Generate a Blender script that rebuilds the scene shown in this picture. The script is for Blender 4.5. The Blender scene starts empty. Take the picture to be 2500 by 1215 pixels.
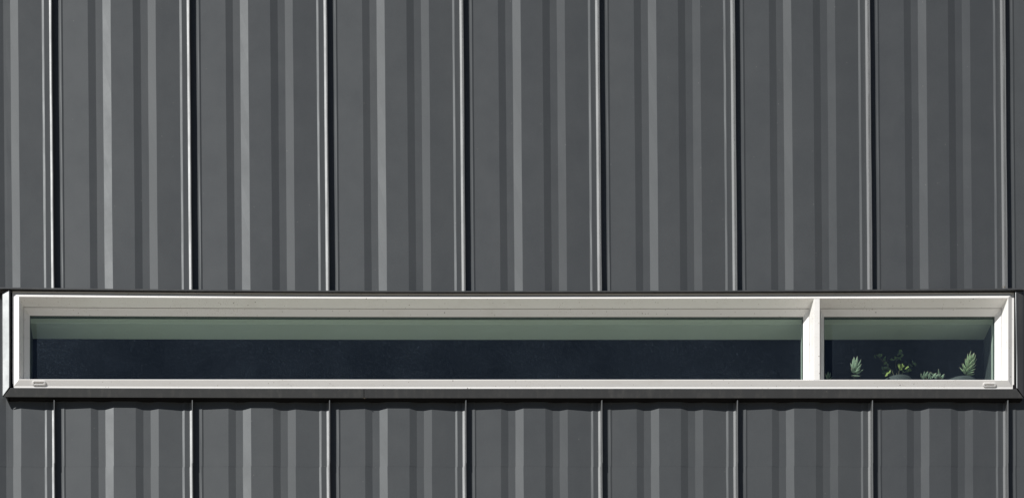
import bpy, bmesh, math, random
from mathutils import Vector, Matrix
random.seed(7)
C = bpy.context.scene.collection
SC = bpy.context.scene

# ------------------------------------------------------------------ units
# the facade is laid out on a grid of 1.22 mm; x to the right, y downwards, e = how far a
# point stands out from the cladding plane (towards the street)
S = 0.00122
F = 6545.0            # distance of the camera from the wall, in grid units
X0, Y0 = 650.0, 4440.0  # the point of the wall straight in front of the camera
ZC = 1.6 + (Y0 - 607.5) * S

def W(x, y, e):       # grid -> metres
    return Vector(((x - 1250) * S, -e * S, ZC + (607.5 - y) * S))
def flat(xs, ys, e):  # a position sighted on the facade plane, taken back to its own depth
    k = 1 - e / F
    return X0 + (xs - X0) * k, Y0 + (ys - Y0) * k
def sight(x, y, e):
    k = 1 - e / F
    return X0 + (x - X0) / k, Y0 + (y - Y0) / k
ANCH = [(711, -8.7, -6.5), (716, -5.3, -2.2), (729, -4.8, -1.5), (773.3, -3.5, -1.0),
        (926, -0.9, 0.8), (946.5, -2.0, 0.7), (970.8, -2.8, 0.2)]
def sag(x, y):        # the long window and its flashings are not perfectly straight
    a = ANCH[0]; b = ANCH[-1]
    if y <= a[0]: l, r = a[1], a[2]
    elif y >= b[0]: l, r = b[1], b[2]
    else:
        for p, q in zip(ANCH, ANCH[1:]):
            if p[0] <= y <= q[0]:
                t = (y - p[0]) / (q[0] - p[0]); l = p[1] + t * (q[1] - p[1]); r = p[2] + t * (q[2] - p[2]); break
    if x < 1200: return l * ((1200 - x) / 1170.0) ** 2
    return r * ((x - 1200) / 1260.0) ** 2
def P(xs, ys, e):
    x, y = flat(xs, ys + sag(xs, ys), e)
    return W(x, y, e)

# ------------------------------------------------------------------ camera
cam_d = bpy.data.cameras.new('camera'); cam = bpy.data.objects.new('camera', cam_d); C.objects.link(cam)
cam.location = ((X0 - 1250) * S, -F * S, 1.6)
cam.rotation_euler = (math.radians(90), 0, 0)
cam_d.sensor_width = 36; cam_d.lens = 36 * F / 2500.0
cam_d.shift_x = (1250 - X0) / 2500.0
cam_d.shift_y = (Y0 - 607.5) / 2500.0
cam_d.clip_end = 2000; cam_d.clip_start = 0.05
SC.camera = cam

# ------------------------------------------------------------------ light
LX, LY, LZ = -0.90, -1.0, 0.85       # towards the sun
L = Vector((LX, LY, LZ)).normalized()
elev = math.asin(L.z)
wd = bpy.data.worlds.new('World'); SC.world = wd; wd.use_nodes = True
nt = wd.node_tree; nt.nodes.clear()
sky = nt.nodes.new('ShaderNodeTexSky'); sky.sky_type = 'NISHITA'; sky.sun_disc = False
sky.sun_elevation = elev; sky.sun_rotation = math.atan2(LX, LY); sky.altitude = 1200; sky.air_density = 0.42; sky.dust_density = 0.3; sky.ozone_density = 1.6
bg = nt.nodes.new('ShaderNodeBackground'); bg.inputs['Strength'].default_value = 0.05
wo = nt.nodes.new('ShaderNodeOutputWorld')
nt.links.new(sky.outputs[0], bg.inputs[0]); nt.links.new(bg.outputs[0], wo.inputs[0])
sd = bpy.data.lights.new('sun', 'SUN'); sd.energy = 5.0; sd.angle = math.radians(0.53); sd.color = (1.0, 0.972, 0.94)
so = bpy.data.objects.new('sun', sd); C.objects.link(so); so.location = (-6, -8, 12)
so.rotation_euler = L.to_track_quat('Z', 'Y').to_euler()
SC.view_settings.view_transform = 'Standard'; SC.view_settings.look = 'None'
SC.view_settings.exposure = -0.1; SC.view_settings.gamma = 1.0
SC.view_settings.use_curve_mapping = False
SC.render.engine = 'CYCLES'
SC.cycles.max_bounces = 10; SC.cycles.transparent_max_bounces = 12
SC.cycles.caustics_reflective = True; SC.cycles.sample_clamp_indirect = 6

# ------------------------------------------------------------------ materials
def newmat(name):
    m = bpy.data.materials.new(name); m.use_nodes = True
    n = m.node_tree.nodes; b = n.get('Principled BSDF')
    return m, m.node_tree, b
def node(t, kind, **kw):
    n = t.nodes.new(kind)
    for k, v in kw.items():
        if k in n.inputs.keys(): n.inputs[k].default_value = v
        else: setattr(n, k, v)
    return n
def ramp(t, src, a, b, ca=(0, 0, 0, 1), cb=(1, 1, 1, 1)):
    r = t.nodes.new('ShaderNodeValToRGB'); t.links.new(src, r.inputs[0])
    r.color_ramp.elements[0].position = a; r.color_ramp.elements[1].position = b
    r.color_ramp.elements[0].color = ca; r.color_ramp.elements[1].color = cb
    return r
def mixc(t, fac, a, b, mode='MIX'):
    m = t.nodes.new('ShaderNodeMix'); m.data_type = 'RGBA'; m.blend_type = mode
    for s, v in ((m.inputs[0], fac), (m.inputs[6], a), (m.inputs[7], b)):
        if hasattr(v, 'is_linked') or hasattr(v, 'links'): t.links.new(v, s)
        else: s.default_value = v
    return m.outputs[2]
def coords(t, scale=(1, 1, 1)):
    tc = t.nodes.new('ShaderNodeTexCoord'); mp = t.nodes.new('ShaderNodeMapping')
    mp.inputs['Scale'].default_value = scale
    t.links.new(tc.outputs['Object'], mp.inputs[0]); return mp.outputs[0]
def noise(t, vec, scale, detail=4, rough=0.55):
    n = node(t, 'ShaderNodeTexNoise', Scale=scale, Detail=detail, Roughness=rough)
    t.links.new(vec, n.inputs['Vector']); return n.outputs['Fac']
def specks(t, vec, scale, size, keep):
    """small isolated marks: near a cell point, and only in some of the cells"""
    v = node(t, 'ShaderNodeTexVoronoi', Scale=scale); t.links.new(vec, v.inputs['Vector'])
    a = ramp(t, v.outputs['Distance'], size * 0.6, size, (1, 1, 1, 1), (0, 0, 0, 1))
    s = t.nodes.new('ShaderNodeSeparateColor'); t.links.new(v.outputs['Color'], s.inputs[0])
    b = ramp(t, s.outputs[0], 1 - keep, 1 - keep + 0.01)
    m = t.nodes.new('ShaderNodeMath'); m.operation = 'MULTIPLY'
    t.links.new(a.outputs[0], m.inputs[0]); t.links.new(b.outputs[0], m.inputs[1]); return m.outputs[0]

def metal_paint(name, col, rough=0.45, metal=0.0, spec=0.5, mott=0.12, bump=0.02, dust=0.0):
    m, t, b = newmat(name)
    v = coords(t); vs = coords(t, (1, 1, 0.12))
    c0 = tuple(c * (1 - mott) for c in col) + (1,); c1 = tuple(c * (1 + mott) for c in col) + (1,)
    base = mixc(t, noise(t, v, 7, 5), c0, c1)
    oi = t.nodes.new('ShaderNodeObjectInfo')
    base = mixc(t, oi.outputs['Random'], mixc(t, 1.0, base, (0.93, 0.93, 0.94, 1), 'MULTIPLY'), mixc(t, 1.0, base, (1.05, 1.05, 1.04, 1), 'MULTIPLY'))
    wash = ramp(t, noise(t, coords(t, (9, 9, 0.9)), 1.0, 6, 0.62), 0.46, 0.72)
    base = mixc(t, mixc(t, 0.09, (0, 0, 0, 1), wash.outputs[0]), base, (0.11, 0.11, 0.105, 1))
    gr = noise(t, v, 620, 2)
    base = mixc(t, ramp(t, gr, 0.35, 0.68).outputs[0], mixc(t, 0.16, base, (0.01, 0.01, 0.01, 1)), base)
    # fine pale scuffs and dust specks
    sp = specks(t, v, 30, 0.055, 0.35)
    base = mixc(t, mixc(t, 0.6, sp, (0, 0, 0, 1)), base, (0.2, 0.2, 0.19, 1))
    st = specks(t, coords(t, (11, 11, 90)), 1.0, 0.035, 0.16)
    base = mixc(t, st, base, (0.2, 0.2, 0.19, 1))
    if dust:
        streak = ramp(t, noise(t, coords(t, (60, 60, 4)), 1.0, 6, 0.7), 0.5, 0.8)
        mm = t.nodes.new('ShaderNodeMath'); mm.operation = 'MULTIPLY'; mm.inputs[1].default_value = dust
        t.links.new(streak.outputs[0], mm.inputs[0])
        base = mixc(t, mm.outputs[0], base, (0.22, 0.21, 0.19, 1))
    t.links.new(base, b.inputs['Base Color'])
    r = t.nodes.new('ShaderNodeMapRange'); t.links.new(noise(t, v, 9, 6, 0.65), r.inputs[0])
    r.inputs[1].default_value = 0.3; r.inputs[2].default_value = 0.7
    r.inputs[3].default_value = rough - 0.05; r.inputs[4].default_value = rough + 0.05
    t.links.new(r.outputs[0], b.inputs['Roughness'])
    b.inputs['Metallic'].default_value = metal
    b.inputs['Specular IOR Level'].default_value = spec
    if metal == 0: b.inputs['Specular Tint'].default_value = (0.92, 0.975, 1.0, 1)
    # slight oil-canning and orange peel
    bp = node(t, 'ShaderNodeBump', Strength=bump * 10, Distance=0.004)
    t.links.new(noise(t, coords(t, (1, 1, 0.35)), 2.2, 2), bp.inputs['Height'])
    bp2 = node(t, 'ShaderNodeBump', Strength=0.10, Distance=0.0004)
    t.links.new(noise(t, v, 480, 2), bp2.inputs['Height']); t.links.new(bp.outputs[0], bp2.inputs['Normal'])
    t.links.new(bp2.outputs[0], b.inputs['Normal'])
    return m

def white_frame(name, col=(0.875, 0.865, 0.84), dirt=0.5):
    m, t, b = newmat(name); v = coords(t)
    base = mixc(t, noise(t, v, 5, 4), tuple(c * 0.95 for c in col) + (1,), tuple(col) + (1,))
    sp = specks(t, v, 46, 0.10, 0.6 * dirt)
    base = mixc(t, mixc(t, 0.25, sp, (0, 0, 0, 1)), base, (0.13, 0.11, 0.09, 1))
    sp2 = specks(t, v, 120, 0.2, 0.35 * dirt)
    base = mixc(t, mixc(t, 0.5, sp2, (0, 0, 0, 1)), base, (0.22, 0.18, 0.13, 1))
    gr = ramp(t, noise(t, coords(t, (3, 3, 14)), 2.0, 7, 0.75), 0.52, 0.78)
    base = mixc(t, mixc(t, 0.75, gr.outputs[0], (0, 0, 0, 1)), base, (0.50, 0.45, 0.37, 1))
    cl = t.nodes.new('ShaderNodeMath'); cl.operation = 'MULTIPLY'
    t.links.new(ramp(t, noise(t, coords(t, (5, 5, 5)), 1.0, 3), 0.52, 0.66).outputs[0], cl.inputs[0])
    t.links.new(ramp(t, noise(t, v, 420, 3, 0.6), 0.60, 0.72).outputs[0], cl.inputs[1])
    base = mixc(t, cl.outputs[0], base, (0.36, 0.29, 0.21, 1))
    t.links.new(base, b.inputs['Base Color']); b.inputs['Roughness'].default_value = 0.38
    bp = node(t, 'ShaderNodeBump', Strength=0.08, Distance=0.0006)
    t.links.new(noise(t, v, 160, 3), bp.inputs['Height']); t.links.new(bp.outputs[0], b.inputs['Normal'])
    return m

def plain(name, col, rough=0.6, var=0.15, scale=20, **kw):
    m, t, b = newmat(name); v = coords(t)
    base = mixc(t, noise(t, v, scale, 5), tuple(c * (1 - var) for c in col) + (1,), tuple(min(1, c * (1 + var)) for c in col) + (1,))
    t.links.new(base, b.inputs['Base Color']); b.inputs['Roughness'].default_value = rough
    for k, x in kw.items(): b.inputs[k.replace('_', ' ')].default_value = x
    bp = node(t, 'ShaderNodeBump', Strength=0.15, Distance=0.002)
    t.links.new(noise(t, v, scale * 8, 3), bp.inputs['Height']); t.links.new(bp.outputs[0], b.inputs['Normal'])
    return m

def glass_mat():
    m, t, b = newmat('dusty_glass'); t.nodes.remove(b)
    out = t.nodes.get('Material Output')
    tr = t.nodes.new('ShaderNodeBsdfTransparent'); tr.inputs[0].default_value = (0.78, 0.88, 0.825, 1)
    gl = node(t, 'ShaderNodeBsdfGlossy', Roughness=0.015); gl.inputs[0].default_value = (0.85, 0.93, 1, 1)
    ge = t.nodes.new('ShaderNodeNewGeometry')
    def vm(op, a, b_):
        q_ = t.nodes.new('ShaderNodeVectorMath'); q_.operation = op; t.links.new(a, q_.inputs[0]); t.links.new(b_, q_.inputs[1]); return q_.outputs['Value']
    def sm(op, a, b_=None, c_=None):
        q_ = t.nodes.new('ShaderNodeMath'); q_.operation = op
        for i_, v_ in enumerate((a, b_, c_)):
            if v_ is None: continue
            if hasattr(v_, 'links'): t.links.new(v_, q_.inputs[i_])
            else: q_.inputs[i_].default_value = v_
        return q_.outputs[0]
    cosv = sm('ABSOLUTE', vm('DOT_PRODUCT', ge.outputs['Normal'], ge.outputs['Incoming']))
    fres = sm('MULTIPLY_ADD', sm('POWER', sm('SUBTRACT', 1.0, cosv), 5.0), 0.92, 0.06)
    m1 = t.nodes.new('ShaderNodeMixShader'); t.links.new(fres, m1.inputs[0])
    t.links.new(tr.outputs[0], m1.inputs[1]); t.links.new(gl.outputs[0], m1.inputs[2])
    df = t.nodes.new('ShaderNodeBsdfDiffuse'); df.inputs[0].default_value = (0.50, 0.67, 0.86, 1)
    v = coords(t)
    a = ramp(t, noise(t, v, 3.2, 6, 0.6), 0.30, 0.80, (0.011, 0.011, 0.011, 1), (0.036, 0.036, 0.036, 1))
    g = ramp(t, noise(t, v, 260, 4, 0.75), 0.50, 0.75, (0.7, 0.7, 0.7, 1), (2.0, 2.0, 2.0, 1))
    s = specks(t, v, 90, 0.12, 0.35)
    mu = t.nodes.new('ShaderNodeMath'); mu.operation = 'MULTIPLY'; t.links.new(a.outputs[0], mu.inputs[0]); t.links.new(g.outputs[0], mu.inputs[1])
    sc = t.nodes.new('ShaderNodeMath'); sc.operation = 'MULTIPLY_ADD'; t.links.new(s, sc.inputs[0]); sc.inputs[1].default_value = 0.10
    t.links.new(mu.outputs[0], sc.inputs[2])
    m2 = t.nodes.new('ShaderNodeMixShader'); t.links.new(sc.outputs[0], m2.inputs[0])
    t.links.new(m1.outputs[0], m2.inputs[1]); t.links.new(df.outputs[0], m2.inputs[2])
    t.links.new(m2.outputs[0], out.inputs[0])
    return m

def leaf_mat(name, col, tip, rough=0.5, trans=0.0):
    m, t, b = newmat(name)
    at = t.nodes.new('ShaderNodeVertexColor'); at.layer_name = 'tip'
    v = coords(t)
    base = mixc(t, noise(t, v, 220, 4), tuple(c * 0.75 for c in col) + (1,), tuple(c * 1.2 for c in col) + (1,))
    sp = t.nodes.new('ShaderNodeSeparateColor'); t.links.new(at.outputs[0], sp.inputs[0])
    base = mixc(t, sp.outputs[0], base, tuple(tip) + (1,))
    t.links.new(base, b.inputs['Base Color']); b.inputs['Roughness'].default_value = rough
    if trans: b.inputs['Subsurface Weight'].default_value = trans; b.inputs['Subsurface Radius'].default_value = (.004, .006, .002)
    return m

M = dict(
    clad=metal_paint('grey_cladding_paint', (0.0600, 0.0650, 0.0690), 0.48, 0.0, 0.60, bump=0.013, mott=0.04),
    seam=metal_paint('grey_seam_paint', (0.14, 0.147, 0.15), 0.47, 0.45, 0.8),
    trim=metal_paint('dark_flashing_paint', (0.055, 0.056, 0.058), 0.40, 0.0, 0.7, dust=0.22),
    white=white_frame('white_window_paint'),
    cap=white_frame('white_cap_plastic', (0.82, 0.81, 0.79), 0.2),
    seal=plain('black_sealant', (0.03, 0.032, 0.03), 0.7),
    under=plain('underside_shade_black', (0.012, 0.012, 0.013), 0.9, Specular_IOR_Level=0.1),  # near-black: the shade under the sill flashing is painted into this colour
    spacer=plain('dark_spacer', (0.08, 0.10, 0.09), 0.5),
    inner=white_frame('inner_frame_paint', (0.72, 0.74, 0.70), 0.1),
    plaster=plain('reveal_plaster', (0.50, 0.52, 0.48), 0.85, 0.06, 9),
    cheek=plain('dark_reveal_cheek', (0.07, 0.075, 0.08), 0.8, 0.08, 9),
    board=plain('sill_board_paint', (0.62, 0.60, 0.56), 0.6, 0.08, 8),
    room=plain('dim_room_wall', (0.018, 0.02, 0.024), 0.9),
    glass=glass_mat(),
    pot=plain('grey_stoneware', (0.068, 0.070, 0.076), 0.75, 0.18, 60),
    soil=plain('potting_soil', (0.03, 0.022, 0.015), 0.95, 0.4, 120),
    succ=leaf_mat('blue_green_leaf', (0.34, 0.41, 0.31), (0.42, 0.24, 0.20), 0.55, 0.0),
    succ2=leaf_mat('fresh_green_leaf', (0.33, 0.40, 0.24), (0.45, 0.27, 0.23), 0.5, 0.0),
    jade=leaf_mat('yellow_green_leaf', (0.15, 0.22, 0.08), (0.2, 0.24, 0.06), 0.45, 0.0),  # colour lowered to dim the sprigs that stand in shade
    sunlit=leaf_mat('sunlit_leaf', (0.36, 0.42, 0.13), (0.3, 0.3, 0.1), 0.45, 0.0),  # lighter, yellower copy: sunlight painted into the leaves of the lit sprigs
    stem=plain('plant_stem', (0.09, 0.075, 0.04), 0.7, 0.2, 200),
    side=metal_paint('side_wall_paint', (0.060, 0.064, 0.067), 0.5, 0.0, 0.5),
    roof=plain('roof_membrane', (0.12, 0.12, 0.12), 0.9),
    pave=plain('concrete_paving', (0.47, 0.425, 0.36), 0.9, 0.12, 3),
    road=plain('asphalt', (0.055, 0.055, 0.056), 0.92, 0.25, 6),
    kerb=plain('kerb_stone', (0.38, 0.37, 0.35), 0.9, 0.1, 5),
    crud=plain('dried_debris', (0.22, 0.19, 0.14), 0.95, 0.3, 300),
    lawn=plain('verge_grass', (0.06, 0.09, 0.03), 0.95, 0.35, 4),
)

# ------------------------------------------------------------------ mesh helpers
def empty(name, loc, label=None, cat=None, group=None):
    o = bpy.data.objects.new(name, None); C.objects.link(o); o.location = loc; o.empty_display_size = 0.2
    if label: o['label'] = label
    if cat: o['category'] = cat
    if group: o['group'] = group
    return o
def wloc(o):
    v = Vector(o.location); p = o.parent
    while p: v += Vector(p.location); p = p.parent
    return v
def mesh(name, verts, faces, mat, parent=None, smooth=False, label=None, cols=None):
    me = bpy.data.meshes.new(name); me.from_pydata([tuple(v) for v in verts], [], faces)
    if cols:
        ca = me.color_attributes.new('tip', 'FLOAT_COLOR', 'POINT')
        for i, c in enumerate(cols): ca.data[i].color = (c, c, c, 1)
    me.materials.append(mat); me.validate(); me.update()
    o = bpy.data.objects.new(name, me); C.objects.link(o)
    if parent: o.parent = parent; o.location = -wloc(parent)
    if smooth:
        for p in me.polygons: p.use_smooth = True
    if label: o['label'] = label
    return o
def fix_normals(o):
    bm = bmesh.new(); bm.from_mesh(o.data); bmesh.ops.recalc_face_normals(bm, faces=bm.faces[:]); bm.to_mesh(o.data); bm.free()

XS_LONG = lambda a, b, n=30: [a + (b - a) * i / n for i in range(n + 1)]

def extrude_x(name, x_of, prof, xs, mat, parent, closed=True, caps=True):
    """prof: list of (ys,e) in sighted grid; x_of(i_prof,x)->x lets the ends be mitred"""
    V = []; Fc = []; n = len(prof)
    for x in xs:
        for i, (ys, e) in enumerate(prof): V.append(P(x_of(i, x), ys, e))
    for j in range(len(xs) - 1):
        for i in range(n if closed else n - 1):
            k = (i + 1) % n
            Fc.append((j * n + i, j * n + k, (j + 1) * n + k, (j + 1) * n + i))
    if closed and caps:
        Fc.append(tuple(range(n))); Fc.append(tuple(range((len(xs) - 1) * n, len(xs) * n)))
    o = mesh(name, V, Fc, mat, parent); fix_normals(o); return o

def ring(name, rects, mat, parent, nseg=30, bot=True):
    """rects: list of (xl,xr,yt,yb,e) sighted; builds the mitred band between successive rectangles"""
    V = []; Fc = []
    loops = []
    for (xl, xr, yt, yb, e) in rects:
        pts = [(x, yt) for x in XS_LONG(xl, xr, nseg)] + [(x, yb) for x in reversed(XS_LONG(xl, xr, nseg))]
        st = len(V); V += [P(x, y, e) for x, y in pts]; loops.append((st, len(pts)))
    for (a, n), (b, _) in zip(loops, loops[1:]):
        for i in range(n):
            k = (i + 1) % n
            Fc.append((a + i, a + k, b + k, b + i))
    o = mesh(name, V, Fc, mat, parent); return o

def box(name, a, b, mat, parent=None, open_faces=()):
    x0, y0, z0 = a; x1, y1, z1 = b
    V = [(x0, y0, z0), (x1, y0, z0), (x1, y1, z0), (x0, y1, z0), (x0, y0, z1), (x1, y0, z1), (x1, y1, z1), (x0, y1, z1)]
    fs = dict(bottom=(0, 3, 2, 1), top=(4, 5, 6, 7), front=(0, 1, 5, 4), right=(1, 2, 6, 5), back=(2, 3, 7, 6), left=(3, 0, 4, 7))
    return mesh(name, V, [f for k, f in fs.items() if k not in open_faces], mat, parent)

# ------------------------------------------------------------------ ground
WALL_TOP, WALL_BOT = -2040.0, 5600.0
def sheet(name, x0, x1, y0, y1, z, mat, kind='structure'):
    o = mesh(name, [(x0, y0, z), (x1, y0, z), (x1, y1, z), (x0, y1, z)], [(0, 1, 2, 3)], mat); o['kind'] = kind; return o
sheet('ground', -400, 400, -400, 400, -0.012, M['lawn'])
pv = box('pavement', (-40, -16.0, -0.1), (40, 0.6, 0.0), M['pave']); pv['kind'] = 'structure'
kb = box('kerb', (-40, -16.15, -0.1), (40, -16.003, 0.004), M['kerb']); kb['kind'] = 'structure'
box('road', (-400, -26, -0.3), (400, -16.16, -0.006), M['road'])['kind'] = 'structure'

# ------------------------------------------------------------------ building with its cladding
bl = empty('clad_building', (0, 0, 0), 'building clad in dark grey ribbed standing seam metal around a long narrow window', 'building')

SEAMS = [119.5, 455.7, 789.8, 1121.5, 1452.9, 1783.0, 2111.9, 2441.3]
def seam_x(k):
    if k < 0: return SEAMS[0] + 334.0 * k
    if k > 7: return SEAMS[7] + 329.5 * (k - 7)
    return SEAMS[k]
def lean(y, low=False):
    if y <= 740: return 0.0085 * max(y, -400)
    if low: return 7.0
    if y <= 1139: return 6.3 + (y - 740) / 399.0 * 1.9
    return 7.4 + min(1.0, (y - 1139) / 76.0) * 0.8
PROF = [(8.3, 1.5), (25.7, 2.3), (29.4, 2.75), (33.5, 1.5), (94.7, 3.5), (113, 0.3), (130.3, 0.7), (150.3, 4.7),
        (204.5, 4.4), (223, 0.4), (240.5, 0.1), (260, 2.5), (318, -0.8), (323.2, 0.38), (336.0, -0.7)]
SPROF = [(0, -0.75), (5.0, 0.6), (5.4, 16.4), (5.7, 18.6), (6.5, 19.4), (7.5, 19.45), (8.2, 18.7), (8.4, 17.4), (8.3, 16.2), (8.4, -1.0)]
LAP = 1139.0
ROWS_UP = [WALL_TOP, -400] + [-400 + 70 * i for i in range(1, 16)] + [694, 722]
ROWS_MID = [722, 790, 860, 930]
def rows_down(y0): return [y0, 1020, 1060, 1100, LAP]
ROWS_LAP = [LAP, LAP + 0.9, 1175, 1215, 1300, 1500, WALL_BOT]
def wander(x, y, amp):   # hand-formed sheet never runs perfectly true
    a = math.sin(x * 12.9898) * 43.7
    return amp * (0.6 * math.sin(y / 61.0 + a) + 0.4 * math.sin(y / 23.0 + 2.3 * a) + 0.5 * math.sin(y / 170.0 + 5.1 * a))
def col(V, Fc, pts, rows, lapped=False):
    n = len(pts)
    for a in range(len(rows) - 1):
        pass
    st = len(V)
    for r, y in enumerate(rows):
        for (x, e) in pts:
            yy = y
            if lapped: sh = lean(max(y, LAP + 0.01)); ee = e - 0.15
            else: sh = lean(min(y, LAP)); ee = e
            V.append(W(x + sh + wander(x, y, 0.28), yy, ee + wander(x + 3, y, 0.10)))
    for a in range(len(rows) - 1):
        for i in range(n - 1):
            p = st + a * n + i
            Fc.append((p, p + n, p + n + 1, p + 1))
def panel(k, seg):
    x0 = seam_x(k); w = seam_x(k + 1) - x0
    pts = [(x0 + (o if o <= 33.5 else 33.5 + (o - 33.5) * (w - 33.5) / (336.0 - 33.5)), e) for o, e in PROF]
    V = []; Fc = []
    def cut(pts, a, b):
        out = []
        for (xa, ea), (xb, eb) in zip(pts, pts[1:]):
            for (x, e) in ((xa, ea),):
                if a <= x <= b: out.append((x, e))
            for c in (a, b):
                if xa < c < xb: out.append((c, ea + (eb - ea) * (c - xa) / (xb - xa)))
        if a <= pts[-1][0] <= b: out.append(pts[-1])
        return sorted(set(out))
    if seg == 'upper': col(V, Fc, pts, ROWS_UP)
    elif seg == 'lower':
        col(V, Fc, pts, rows_down(979)); col(V, Fc, pts, ROWS_LAP, True)
    elif seg == 'full':
        full = pts; up = []
        if k == -1: full = cut(pts, -1e9, 13); up = cut(pts, 13, 1e9)
        if k == 7: full = cut(pts, 2487, 1e9); up = cut(pts, -1e9, 2487)
        col(V, Fc, full, ROWS_UP[:-1] + ROWS_MID + [979, 1060, LAP]); col(V, Fc, full, ROWS_LAP, True)
        if up:
            col(V, Fc, up, ROWS_UP); col(V, Fc, up, rows_down(979)); col(V, Fc, up, ROWS_LAP, True)
    lab = None
    o = mesh('cladding_panel', V, Fc, M['clad'], bl, label=lab)
    return o
def seam(k, seg, parent):
    x0 = seam_x(k)
    pts = [(x0 + a, e) for a, e in SPROF]
    V = []; Fc = []; n = len(pts)
    def run(rows, lapped=False, cuttop=False, cap_top=False, cap_bot=False):
        st = len(V)
        for r, y in enumerate(rows):
            for (x, e) in pts:
                yy = y
                if cuttop and r == 0: yy = 979.5 + 6.5 * max(0, e) / 19.4
                if lapped: V.append(W(x + lean(max(y, LAP + .01)), yy, e - (0.15 if e > 1 else 0)))
                else: V.append(W(x + lean(min(y, LAP)) + wander(x0, y, 0.36) * max(0, min(1, e / 15.0)), yy, e))
        for a in range(len(rows) - 1):
            for i in range(n - 1):
                p = st + a * n + i; Fc.append((p, p + n, p + n + 1, p + 1))
        if cap_top: Fc.append(tuple(range(st, st + n)))
        if cap_bot: Fc.append(tuple(range(st + (len(rows) - 1) * n, st + len(rows) * n))[::-1])
    if seg == 'upper': run(ROWS_UP[:-1] + [720], cap_top=True, cap_bot=True)
    elif seg == 'lower':
        run([986, 1060, LAP], cuttop=True, cap_top=True, cap_bot=True); run(ROWS_LAP, True, cap_bot=True)
    else:
        run(ROWS_UP[:-1] + ROWS_MID + [979, 1060, LAP], cap_top=True); run(ROWS_LAP, True, cap_bot=True)
    return mesh('standing_seam', V, Fc, M['seam'], parent)
for k in range(-9, 15):
    if 0 <= k <= 6:
        for sg in ('upper', 'lower'):
            p = panel(k, sg); seam(k, sg, p)
    else:
        p = panel(k, 'full')
        if k == 7:
            seam(k, 'upper', p); seam(k, 'lower', p)
        else: seam(k, 'full', p)

xl, xr = W(seam_x(-9), 0, 0).x, W(seam_x(15), 0, 0).x
zt, zb = W(0, WALL_TOP, 0).z, 0.0
DEPTH = 6.0
box('side_wall', (xl - 0.012, 0.004, zb), (xl, DEPTH, zt), M['side'], bl)
box('side_wall', (xr + 0.012, 0.004, zb), (xr + 0.024, DEPTH, zt), M['side'], bl)
box('back_wall', (xl, DEPTH + 0.002, zb), (xr + 0.012, DEPTH + 0.014, zt), M['side'], bl)
box('roof', (xl - 0.02, 0.002, zt - 0.30), (xr + 0.03, DEPTH + 0.02, zt - 0.25), M['roof'], bl)
box('parapet_cap', (xl - 0.04, -0.05, zt + 0.002), (xr + 0.045, 0.16, zt + 0.03), M['trim'], bl)
box('base_flashing', (xl - 0.02, -0.03, 0.002), (xr + 0.03, 0.003, 0.16), M['trim'], bl)
# the room behind the window
hz = W(0, 760, 0).z
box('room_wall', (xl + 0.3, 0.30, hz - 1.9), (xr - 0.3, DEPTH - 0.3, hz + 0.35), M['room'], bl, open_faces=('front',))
# inner leaf of the facade wall with the opening left free
rx0, rx1 = W(flat(60, 0, -54)[0], 0, 0).x, W(flat(2436, 0, -54)[0], 0, 0).x
rz0, rz1 = W(0, 926, 0).z, W(0, 758, 0).z
V = []; Fc = []
def q(x0, x1, z0, z1, y=0.148):
    s = len(V); V.extend([(x0, y, z0), (x1, y, z0), (x1, y, z1), (x0, y, z1)]); Fc.append((s, s + 1, s + 2, s + 3))
q(xl, rx0, zb, zt); q(rx1, xr, zb, zt); q(rx0, rx1, zb, rz0 - 0.02); q(rx0, rx1, rz1 + 0.02, zt)
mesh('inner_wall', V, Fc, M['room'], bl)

# ------------------------------------------------------------------ surround flashings (part: window_surround)
sur = bpy.data.objects.new('window_surround', None); C.objects.link(sur); sur.parent = bl; sur.location = W(1250, 985, 0)
# head flashing: sloped plate with a drip lip
extrude_x('head_flashing', lambda i, x: x,
          [(720, -1), (710.4, 33.0), (710.7, 33.6), (712.4, 33.6), (712.6, 32.6), (709.8, 32.2), (716.5, 15), (719, 14), (724, -1)],
          XS_LONG(-13, 2500, 40), M['trim'], sur)
# jamb flashings: bevelled sheets, mitred at the foot
DO, DI = 23.0, 30.0
def jamb(name, xo, xi, sgn, ybo, ybi):
    # verts: outer edge, outer hem, face..., inner edge, inner return
    cs = [(xo + sgn * 4, 2.0, ybo - 6), (xo, DO - 1.2, ybo), (xo + sgn * 0.6, DO, ybo), (xo + sgn * 1.6, DO + 0.9, ybo - 1.0), (xi - sgn * 1.4, DI - 0.2, ybi + 1.2), (xi + sgn * 0.2, DI - 0.5, ybi), (xi + sgn * 1.9, DI - 1.5, ybi - 0.5), (xi + sgn * 2.1, 6, ybi - 3)]
    yt = 714
    V = []; n = len(cs); rows = 14
    rnd = random.Random(3)
    for r in range(rows + 1):
        t = r / rows
        for j, (x, e, yb) in enumerate(cs):
            k = 1 - e / F
            yw = None
            y = yt + (yb - yt) * t
            if sgn < 0 and j > 3: x += 3.0 * (t - 0.6)
            wob = 0.35 * math.sin(6 * t + j) * (1 if 2 < j < 6 else 0)
            V.append(P(x + wob * 0.6, y, e + wob * 0.6))
    Fc = [(r * n + i, r * n + i + 1, (r + 1) * n + i + 1, (r + 1) * n + i) for r in range(rows) for i in range(n - 1)]
    o = mesh(name, V, Fc, M['trim'], sur); return o
jamb('jamb_flashing', 5.0, 23.2, 1, 969.0, 945.5)
jamb('jamb_flashing', 2500.5, 2482.2, -1, 968.5, 946.0)
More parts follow.
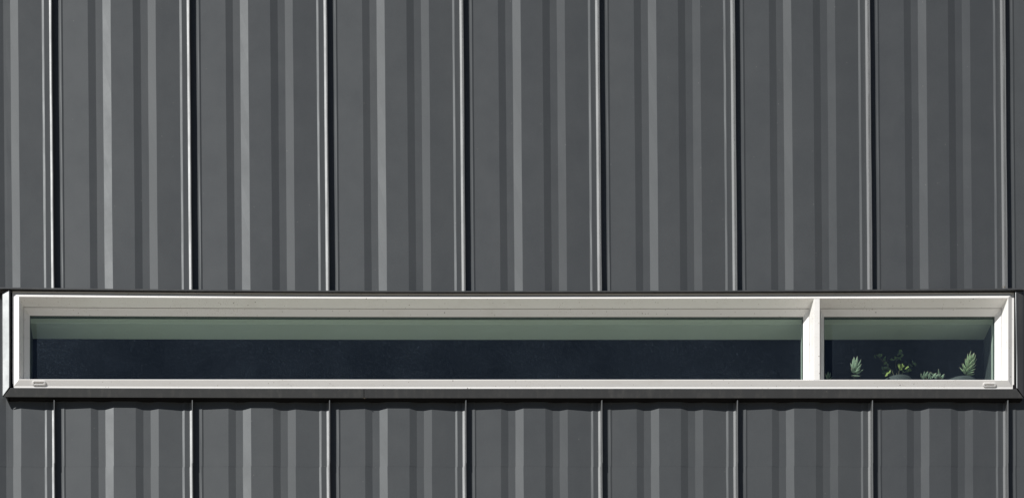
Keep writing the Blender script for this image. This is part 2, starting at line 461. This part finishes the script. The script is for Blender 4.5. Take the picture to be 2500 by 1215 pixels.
# sill flashing in two lengths with a butt joint
def sill(name, xa, xb, ml, mr):
    prof = [(949.5, 8), (948.4, DI - 1.2), (948.9, DI - 0.2), (950.0, DI), (970.0, DO + 0.4), (970.9, DO), (971.2, DO - 1.2)]
    tt = [0, 0, 0.03, 0.08, 0.96, 1, 1]
    def x_of(i, x):
        if ml and x == xa: return 25.2 - 17.5 * tt[i]
        if mr and x == xb: return 2481.5 + 17.5 * tt[i]
        return x
    return extrude_x(name, x_of, prof, XS_LONG(xa, xb, 22), M['trim'], sur, closed=False)
sill('sill_flashing', 25.2, 888.0, True, False)
sill('sill_flashing', 889.3, 2481.5, False, True)
# the boxed underside behind the drip edge
V = []; Fc = []
xs = XS_LONG(22.5, 2496, 30)
for x in xs:
    a = P(x, 971.2, DO - 1.3); V.append(a); b = a.copy(); b.y = 0.003; V.append(b)
for i in range(30): Fc.append((2 * i, 2 * i + 1, 2 * i + 3, 2 * i + 2))
for cx_, sg_ in ((7.0, 1), (2498.5, -1)):  # unseen corner plates, added to stop sun leaking through the mitres
    st = len(V)
    for (xx, yy) in ((cx_, 969.6), (cx_ + sg_ * 26, 969.6), (cx_ + sg_ * 26, 938), (cx_ + sg_ * 2, 938)): V.append(P(xx, yy, DO - 2.5))
    Fc.append((st, st + 1, st + 2, st + 3))
mesh('soffit_flashing', V, Fc, M['under'], sur)
# black joint between surround and frame
ring('sealant_joint', [(20.0, 2486.0, 712, 960, 6.5), (33.0, 2472.0, 722, 950, 9.0), (34, 2470, 724, 948, 20)], M['seal'], sur)

# ------------------------------------------------------------------ the window (part: window)
win = bpy.data.objects.new('window', None); C.objects.link(win); win.parent = bl; win.location = W(1250, 945, 0)
win['label'] = 'long white framed strip window with one mullion near its right end'
RT = [(30.2, 2475.6, 716.0, 948.0, 14.0), (30.2, 2475.6, 716.0, 948.0, 19.8), (33.6, 2470.6, 719.5, 943.7, 20.0), (45.6, 2461.9, 727.3, 927.6, 26.9),
      (46.6, 2461.0, 728.4, 926.5, 27.0), (47.3, 2460.3, 729.2, 925.8, 26.2), (57.2, 2445.0, 752.8, 935.5, -3.0),
      (57.7, 2444.6, 753.2, 935.2, -6.0), (58.6, 2443.6, 754.4, 934.3, -3.8), (72.8, 2428.2, 773.3, 929.5, -16.5)]
ring('frame', RT, M['white'], win)
# mullion
mp = [(1960.8, 773.3, 929.5, -16.5), (1974.8, 754.4, 934.3, -3.8), (1975.6, 753.2, 935.2, -6.0), (1976.0, 752.8, 935.5, -3.0), (1986.9, 729.6, 926.2, 26.0),
      (1987.8, 729.2, 925.9, 26.8), (2001.0, 729.2, 925.9, 26.8), (2001.7, 729.6, 926.2, 26.0), (2002.6, 752.8, 935.5, -3.0),
      (2003.0, 753.2, 935.2, -6.0), (2003.6, 754.4, 934.3, -3.8), (2011.6, 773.3, 929.5, -16.5)]
V = []; n = len(mp)
for (x, ya, yb, e) in mp: V.append(P(x, ya, e))
for (x, ya, yb, e) in mp: V.append(P(x, yb, e))
mesh('mullion', V, [(i, i + n, i + 1 + n, i + 1) for i in range(n - 1)], M['white'], win)

# world-square rings going inward from the glass line
def inset_rect(xa, xb, ya, yb, e_from, e_to, grow=0.0):
    (xa_, ya_) = flat(xa, ya, e_from); (xb_, yb_) = flat(xb, yb, e_from)
    a = sight(xa_ - grow, ya_ - grow, e_to); b = sight(xb_ + grow, yb_ + grow, e_to)
    return (a[0], b[0], a[1], b[1], e_to)
panes = [(72.8, 1960.8, 24), (2011.6, 2428.2, 8)]
for (xa, xb, ns) in panes:
    r0 = (xa, xb, 773.3, 929.5, -16.4)
    ring('glazing_seal', [(xa, xb, 773.3, 929.5, -16.6), inset_rect(xa, xb, 773.3, 929.5, -16.6, -17.6, -1.1), inset_rect(xa, xb, 773.3, 929.5, -16.6, -27, -1.1)], M['spacer'], win, ns)
    ring('inner_frame', [inset_rect(xa, xb, 773.3, 929.5, -16.6, -27.2, 0.0), inset_rect(xa, xb, 773.3, 929.5, -16.6, -28, 0.8), inset_rect(xa, xb, 773.3, 929.5, -16.6, -53, 1.5), inset_rect(xa, xb, 773.3, 929.5, -16.6, -53.5, 22)], M['inner'], win, ns)
    pts = XS_LONG(xa - 1, xb + 1, ns); V = []
    for x in pts: V += [P(x, 772.5, -17.2), P(x, 930.5, -17.2)]
    mesh('glass_pane', V, [(2 * i, 2 * i + 1, 2 * i + 3, 2 * i + 2) for i in range(ns)], M['glass'], win)
# plastered reveal and sill board inside
RV = [inset_rect(72.8, 2428.2, 773.3, 929.5, -16.6, -53.8, 2.0), inset_rect(72.8, 2428.2, 773.3, 929.5, -16.6, -121, 2.0), inset_rect(72.8, 2428.2, 773.3, 929.5, -16.6, -121.5, 40.0)]
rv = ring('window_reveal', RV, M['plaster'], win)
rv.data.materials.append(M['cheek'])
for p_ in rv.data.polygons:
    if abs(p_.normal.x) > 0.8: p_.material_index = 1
xA, yA = flat(72.8, 929.5, -16.6); xB, _ = flat(2428.2, 929.5, -16.6)
a = W(xA - 1.5, yA + 1.4, -54.2); b = W(xB + 1.5, yA + 18, -170)
SILL_Y = yA + 1.4
box('sill_board', (a.x, a.y, b.z), (b.x, b.y, a.z), M['board'], win)

# drain caps on the bottom rail
def drain_cap(xa, xb, ya, yb):
    def face_e(y): return 20.0 + (943.7 - y) / (943.7 - 927.6) * 6.9
    def rr(xa, xb, ya, yb, r, de, n=6):
        out = []
        for cx, cy, a0 in ((xb - r, ya + r, -90), (xb - r, yb - r, 0), (xa + r, yb - r, 90), (xa + r, ya + r, 180)):
            for i in range(n + 1):
                a = math.radians(a0 + 90 * i / n); x = cx + r * math.cos(a); y = cy + r * math.sin(a)
                out.append(P(x, y, face_e(y) + de))
        return out
    loops = [rr(xa, xb, ya, yb, 5.0, -0.8), rr(xa + .2, xb - .2, ya + .2, yb - .2, 4.9, 1.5), rr(xa + 1, xb - 1, ya + .9, yb - .9, 4.2, 2.1),
             rr(xa + 4.2, xb - 5.2, ya + 2.9, yb - 2.9, 1.4, 2.1), rr(xa + 4.6, xb - 5.6, ya + 3.2, yb - 3.2, 1.2, 1.6)]
    V = []; Fc = []; n = len(loops[0])
    for l in loops: V += l
    for a in range(len(loops) - 1):
        for i in range(n): Fc.append((a * n + i, a * n + (i + 1) % n, (a + 1) * n + (i + 1) % n, (a + 1) * n + i))
    st = len(V)
    # recess: dark throat above, a sloping spout below
    xa2, xb2, y1, y2 = xa + 4.6, xb - 5.6, ya + 3.2, yb - 3.2
    ym = y1 + (y2 - y1) * 0.45
    for (y, e) in ((y1, 2.5), (y1 + .3, -0.6), (ym, -0.6), (y2, 2.4)):
        V += [P(xa2, y, face_e(y) + e), P(xb2, y, face_e(y) + e)]
    for i in range(3): Fc.append((st + 2 * i, st + 2 * i + 1, st + 2 * i + 3, st + 2 * i + 2))
    return mesh('drain_cap', V, Fc, M['cap'], win, smooth=False)
drain_cap(78.5, 112.0, 929.5, 942.0)
drain_cap(2400.0, 2432.5, 933.0, 943.8)

# ------------------------------------------------------------------ plants on the sill
def leaf(V, Fc, cols, base, axis, up, ln, wd_, th, curl=0.3, tipc=1.0, n=7, m=8, shape='point'):
    axis = axis.normalized(); side = axis.cross(up).normalized(); nrm = side.cross(axis).normalized()
    st = len(V)
    for i in range(n + 1):
        t = i / n
        if shape == 'point': w = (math.sin(math.pi * min(1, t ** 0.75)) ** 0.7) * (1 - 0.25 * t) if 0 < t < 1 else 0.0
        else: w = math.sqrt(max(0, 1 - (2 * t - 1) ** 2)) ** 0.8 * (0.35 + 0.65 * min(1, 1.5 * t)) 
        w = max(w, 0.14 if i == 0 else 0.02)
        c = base + axis * (ln * t) + nrm * (curl * ln * t * t)
        for j in range(m):
            a = 2 * math.pi * j / m
            ny = math.sin(a); ny = ny * (1.0 if ny < 0 else 0.45)
            V.append(c + side * (wd_ * 0.5 * w * math.cos(a)) + nrm * (th * 0.5 * w * ny))
            cols.append(tipc * max(0, (t - 0.78) / 0.22) ** 1.5)
    for i in range(n):
        for j in range(m):
            k = (j + 1) % m
            Fc.append((st + i * m + j, st + i * m + k, st + (i + 1) * m + k, st + (i + 1) * m + j))
    Fc.append(tuple(range(st, st + m))[::-1]); Fc.append(tuple(range(st + n * m, st + n * m + m)))

def tube(V, Fc, pts, r0, r1, m=7):
    st = len(V); n = len(pts)
    for i, p in enumerate(pts):
        d = (pts[min(i + 1, n - 1)] - pts[max(i - 1, 0)]).normalized()
        s = d.cross(Vector((0.3, 1, 0.1))).normalized(); u = s.cross(d)
        r = r0 + (r1 - r0) * i / (n - 1)
        for j in range(m):
            a = 2 * math.pi * j / m; V.append(p + s * (r * math.cos(a)) + u * (r * math.sin(a)))
    for i in range(n - 1):
        for j in range(m):
            k = (j + 1) % m; Fc.append((st + i * m + j, st + i * m + k, st + (i + 1) * m + k, st + (i + 1) * m + j))

def pot(parent, cx, ce, r, h, mat):
    """bowl standing on the sill board; cx grid x, ce grid depth, r and h in grid units"""
    base = W(cx, SILL_Y, ce); R = r * S; H = h * S
    prof = [(0.0, 0.0008), (0.62 * R, 0.0008), (0.72 * R, 0.06 * H), (0.95 * R, 0.45 * H), (1.0 * R, 0.8 * H), (0.985 * R, 0.965 * H), (0.96 * R, H), (0.91 * R, 0.985 * H), (0.9 * R, 0.8 * H)]
    V = []; Fc = []; m = 48
    for (rr, z) in prof:
        for j in range(m):
            a = 2 * math.pi * j / m; V.append(base + Vector((rr * math.cos(a), rr * math.sin(a), z)))
    for i in range(len(prof) - 1):
        for j in range(m):
            k = (j + 1) % m; Fc.append((i * m + j, i * m + k, (i + 1) * m + k, (i + 1) * m + j))
    o = mesh('plant_pot', V, Fc, mat, parent, smooth=True)
    V = [base + Vector((0.905 * R * math.cos(2 * math.pi * j / m), 0.905 * R * math.sin(2 * math.pi * j / m), 0.82 * H)) for j in range(m)]
    mesh('soil', V, [tuple(range(m))], M['soil'], o)
    return base + Vector((0, 0, 0.82 * H))

def rosette(parent, base, axis, nleaf, ln0, ln1, spread0, spread1, rise, wd_, mat, tipc=0.7, seed=1, th=None, stem_from=None):
    rnd = random.Random(seed)
    axis = axis.normalized(); ref = Vector((0.2, -1, 0.1)); s = axis.cross(ref).normalized(); u = s.cross(axis).normalized()
    V = []; Fc = []; cols = []
    for i in range(nleaf):
        t = i / max(1, nleaf - 1)
        a = i * 2.39996 + rnd.uniform(-.15, .15)
        sp = math.radians(spread0 + (spread1 - spread0) * t + rnd.uniform(-5, 5))
        rad = s * math.cos(a) + u * math.sin(a)
        d = axis * math.cos(sp) + rad * math.sin(sp)
        b = base + axis * (rise * t) + rad * (0.0016)
        ln = (ln0 + (ln1 - ln0) * t) * rnd.uniform(.88, 1.1)
        leaf(V, Fc, cols, b, d, axis if abs(d.dot(axis)) < .99 else s, ln, wd_ * rnd.uniform(.85, 1.1), (th or wd_ * 0.55), curl=0.16, tipc=tipc)
    o = mesh('leaves', V, Fc, mat, parent, smooth=True, cols=cols)
    if stem_from is not None:
        V = []; Fc = []
        mid = (stem_from + base) * 0.5 + Vector((rnd.uniform(-.003, .003), -0.002, 0))
        tube(V, Fc, [stem_from, mid, base, base + axis * (rise * 0.85)], 0.0028, 0.0018)
        mesh('stem', V, Fc, M['stem'], parent, smooth=True)
    return o

def G(xs, ys, e):   # sighted point, no sag
    x, y = flat(xs, ys, e); return W(x, y, e)

grp = 'potted plants on the sill behind the small pane'
# plump rosette by the mullion
pa = empty('succulent_plant', W(flat(2088, 0, -84)[0], SILL_Y, -84), 'small grey green succulent with plump pointed leaves, nearest the mullion', 'potted plant', grp)
t0 = pot(pa, flat(2089, 0, -84)[0], -84, 22, 26, M['pot'])
b0 = G(2088.5, 914, -82)
rosette(pa, G(2087, 911, -82), Vector((0.05, -0.35, 1)), 12, 0.026, 0.030, 68, 15, 0.018, 0.0120, M['succ'], 0.6, 5, th=0.0085, stem_from=t0)
V = []; Fc = []; cols = []
for dx, dz, ln in ((0.9, 0.30, .021), (-0.6, 0.25, .018), (0.9, -0.35, .019), (-0.5, -0.25, .015), (.2, -.3, .013)):
    leaf(V, Fc, cols, G(2086, 917 if dz < 0 else 909, -80), Vector((dx, -0.5, dz)), Vector((0, -.3, 1)), ln, 0.0135, 0.008, 0.1, 0.8)
mesh('lower_leaves', V, Fc, M['succ'], pa, smooth=True, cols=cols)

# large cone-shaped head leaning over its bowl
pd = empty('succulent_plant', W(flat(2347, 0, -104)[0], SILL_Y, -104), 'tall dense green succulent head leaning right over a round grey bowl', 'potted plant', grp)
t0 = pot(pd, flat(2345, 0, -104)[0], -104, 43, 40, M['pot'])
rosette(pd, G(2358, 913, -70), Vector((0.30, -0.50, 1)), 34, 0.024, 0.030, 80, 19, 0.034, 0.0096, M['succ2'], 0.9, 11, th=0.0075, stem_from=t0 + Vector((0.008, -0.02, 0)))

# low sprawling one in the middle
pc = empty('succulent_plant', W(flat(2274, 0, -88)[0], SILL_Y, -88), 'low sprawling blue green succulent with overlapping leaves, between the two grey bowls', 'potted plant', grp)
t0 = pot(pc, flat(2274, 0, -88)[0], -88, 27, 30, M['pot'])
V = []; Fc = []; cols = []; rnd = random.Random(4)
for (px, py, dx, dz, ln) in ((2252, 921, -.5, .8, .018), (2256, 920, -.1, 1, .020), (2260, 918, .25, 1, .018), (2262, 921, -.7, .5, .015), (2266, 919, .35, .8, .018), (2270, 922, .8, .35, .016),
                            (2273, 918, -.5, .7, .017), (2276, 919, .6, .6, .018), (2280, 916, -.7, .45, .017), (2282, 921, .5, .5, .017), (2287, 917, -.8, .35, .018), (2291, 921, .25, .8, .015),
                            (2295, 918, -.45, 1, .026), (2297, 923, .5, .8, .018), (2300, 922, .25, 1, .013), (2268, 924, 0, .9, .014), (2284, 924, .2, .9, .013), (2257, 924, -.7, .7, .014)):
    leaf(V, Fc, cols, G(px, py + 2.0, -82 + rnd.uniform(-5, 5)), Vector((dx, -0.55, dz * 0.8)), Vector((0.2, -1, .3)), ln * 0.95, 0.0088, 0.0058, 0.12, 0.9)
mesh('leaves', V, Fc, M['succ'], pc, smooth=True, cols=cols)
V = []; Fc = []
tube(V, Fc, [t0, t0 + Vector((-.008, 0, .008)), G(2262, 923, -84), G(2252, 922, -82)], .003, .002)
tube(V, Fc, [t0, t0 + Vector((.008, 0, .008)), G(2284, 922, -84), G(2298, 922, -82)], .003, .002)
mesh('stem', V, Fc, M['stem'], pc, smooth=True)

# leafy round-leaved plant
pb = empty('leafy_plant', W(flat(2190, 0, -97)[0], SILL_Y, -97), 'loose round leaved green plant growing from and behind a round grey bowl', 'potted plant', grp)
t0 = pot(pb, flat(2191, 0, -97)[0], -97, 37, 42, M['pot'])
V = []; Fc = []; cols = []; V2 = []; F2 = []; c2 = []; SV = []; SF = []; rnd = random.Random(9)
def sprig(pts, leaves, ls, V=V, Fc=Fc, cols=cols):
    path = [t0] + [G(*p) for p in pts]
    tube(SV, SF, path, .0016, .0008, 6)
    for (px, py, e) in leaves:
        b = G(px, py, e)
        for q_ in range(ls):
            d = Vector((rnd.uniform(-1, 1), rnd.uniform(-.8, .2), rnd.uniform(-.35, .9)))
            leaf(V, Fc, cols, b, d, Vector((rnd.uniform(-.4, .4), -1, .5)), rnd.uniform(.010, .015), rnd.uniform(.009, .013), .0025, .15, 0, n=6, shape='round')
sprig([(2178, 905, -100), (2160, 885, -104), (2142, 868, -108)], [(2142, 868, -108), (2148, 872, -108), (2139, 874, -107), (2155, 878, -106), (2160, 880, -105), (2158, 890, -104)], 2)
sprig([(2188, 900, -108), (2186, 885, -112), (2195, 862, -116)], [(2195, 862, -116), (2190, 867, -115), (2197, 873, -114), (2184, 878, -113), (2200, 878, -114)], 2)
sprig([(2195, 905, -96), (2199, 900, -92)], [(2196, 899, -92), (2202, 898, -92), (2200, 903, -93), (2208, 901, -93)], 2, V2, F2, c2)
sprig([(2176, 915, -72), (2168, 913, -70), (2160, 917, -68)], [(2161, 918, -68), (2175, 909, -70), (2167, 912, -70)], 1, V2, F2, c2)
sprig([(2205, 905, -104), (2224, 890, -108), (2231, 886, -110)], [(2231, 886, -110), (2228, 893, -109), (2235, 893, -110), (2215, 908, -105), (2209, 908, -104), (2222, 906, -106)], 2)
sprig([(2172, 908, -112), (2160, 902, -114)], [(2160, 902, -114), (2167, 898, -114), (2172, 903, -113), (2158, 908, -112), (2164, 909, -112)], 2)
mesh('leaves', V, Fc, M['jade'], pb, smooth=True, cols=cols)
mesh('leaves', V2, F2, M['sunlit'], pb, smooth=True, cols=c2, label='bright yellow green leaves with sunlight painted into their colour')
mesh('stem', SV, SF, M['stem'], pb, smooth=True)

# a last small one half hidden by the mullion
pe = empty('succulent_plant', W(flat(2024, 0, -100)[0], SILL_Y, -100), 'dim little succulent low in the corner against the mullion', 'potted plant', grp)
t0 = pot(pe, flat(2024, 0, -100)[0], -100, 20, 28, M['pot'])
rosette(pe, G(2022, 926, -96), Vector((-.1, -.2, 1)), 7, .016, .016, 60, 12, .006, .008, M['succ'], .4, 2, stem_from=t0)

# crumbs caught by the flashings
def clump(name, xs, ys, e, r, label, seed):
    rnd = random.Random(seed); V = []; Fc = []
    for i in range(14):
        c = P(xs + rnd.uniform(-r, r), ys - abs(rnd.gauss(0, r * .7)), e + rnd.uniform(-2, 2)); s_ = S * rnd.uniform(.5, 1.3)
        st = len(V)
        for j in range(6):
            d = [(1, 0, 0), (-1, 0, 0), (0, 1, 0), (0, -1, 0), (0, 0, 1), (0, 0, -1)][j]
            V.append(c + Vector(d) * s_ * rnd.uniform(.6, 1.4))
        for a_, b_ in ((0, 2), (2, 1), (1, 3), (3, 0)):
            Fc.append((st + a_, st + b_, st + 4)); Fc.append((st + b_, st + a_, st + 5))
    o = mesh(name, V, Fc, M['crud']); o['label'] = label; o['category'] = 'debris'; return o
clump('debris', 2450, 708, 15, 4, 'tan clump of dried debris at the foot of the rightmost seam above the window', 2)
clump('debris', 889, 972, 22, 3.5, 'tiny dark crumbs under the joint of the sill flashing', 5)
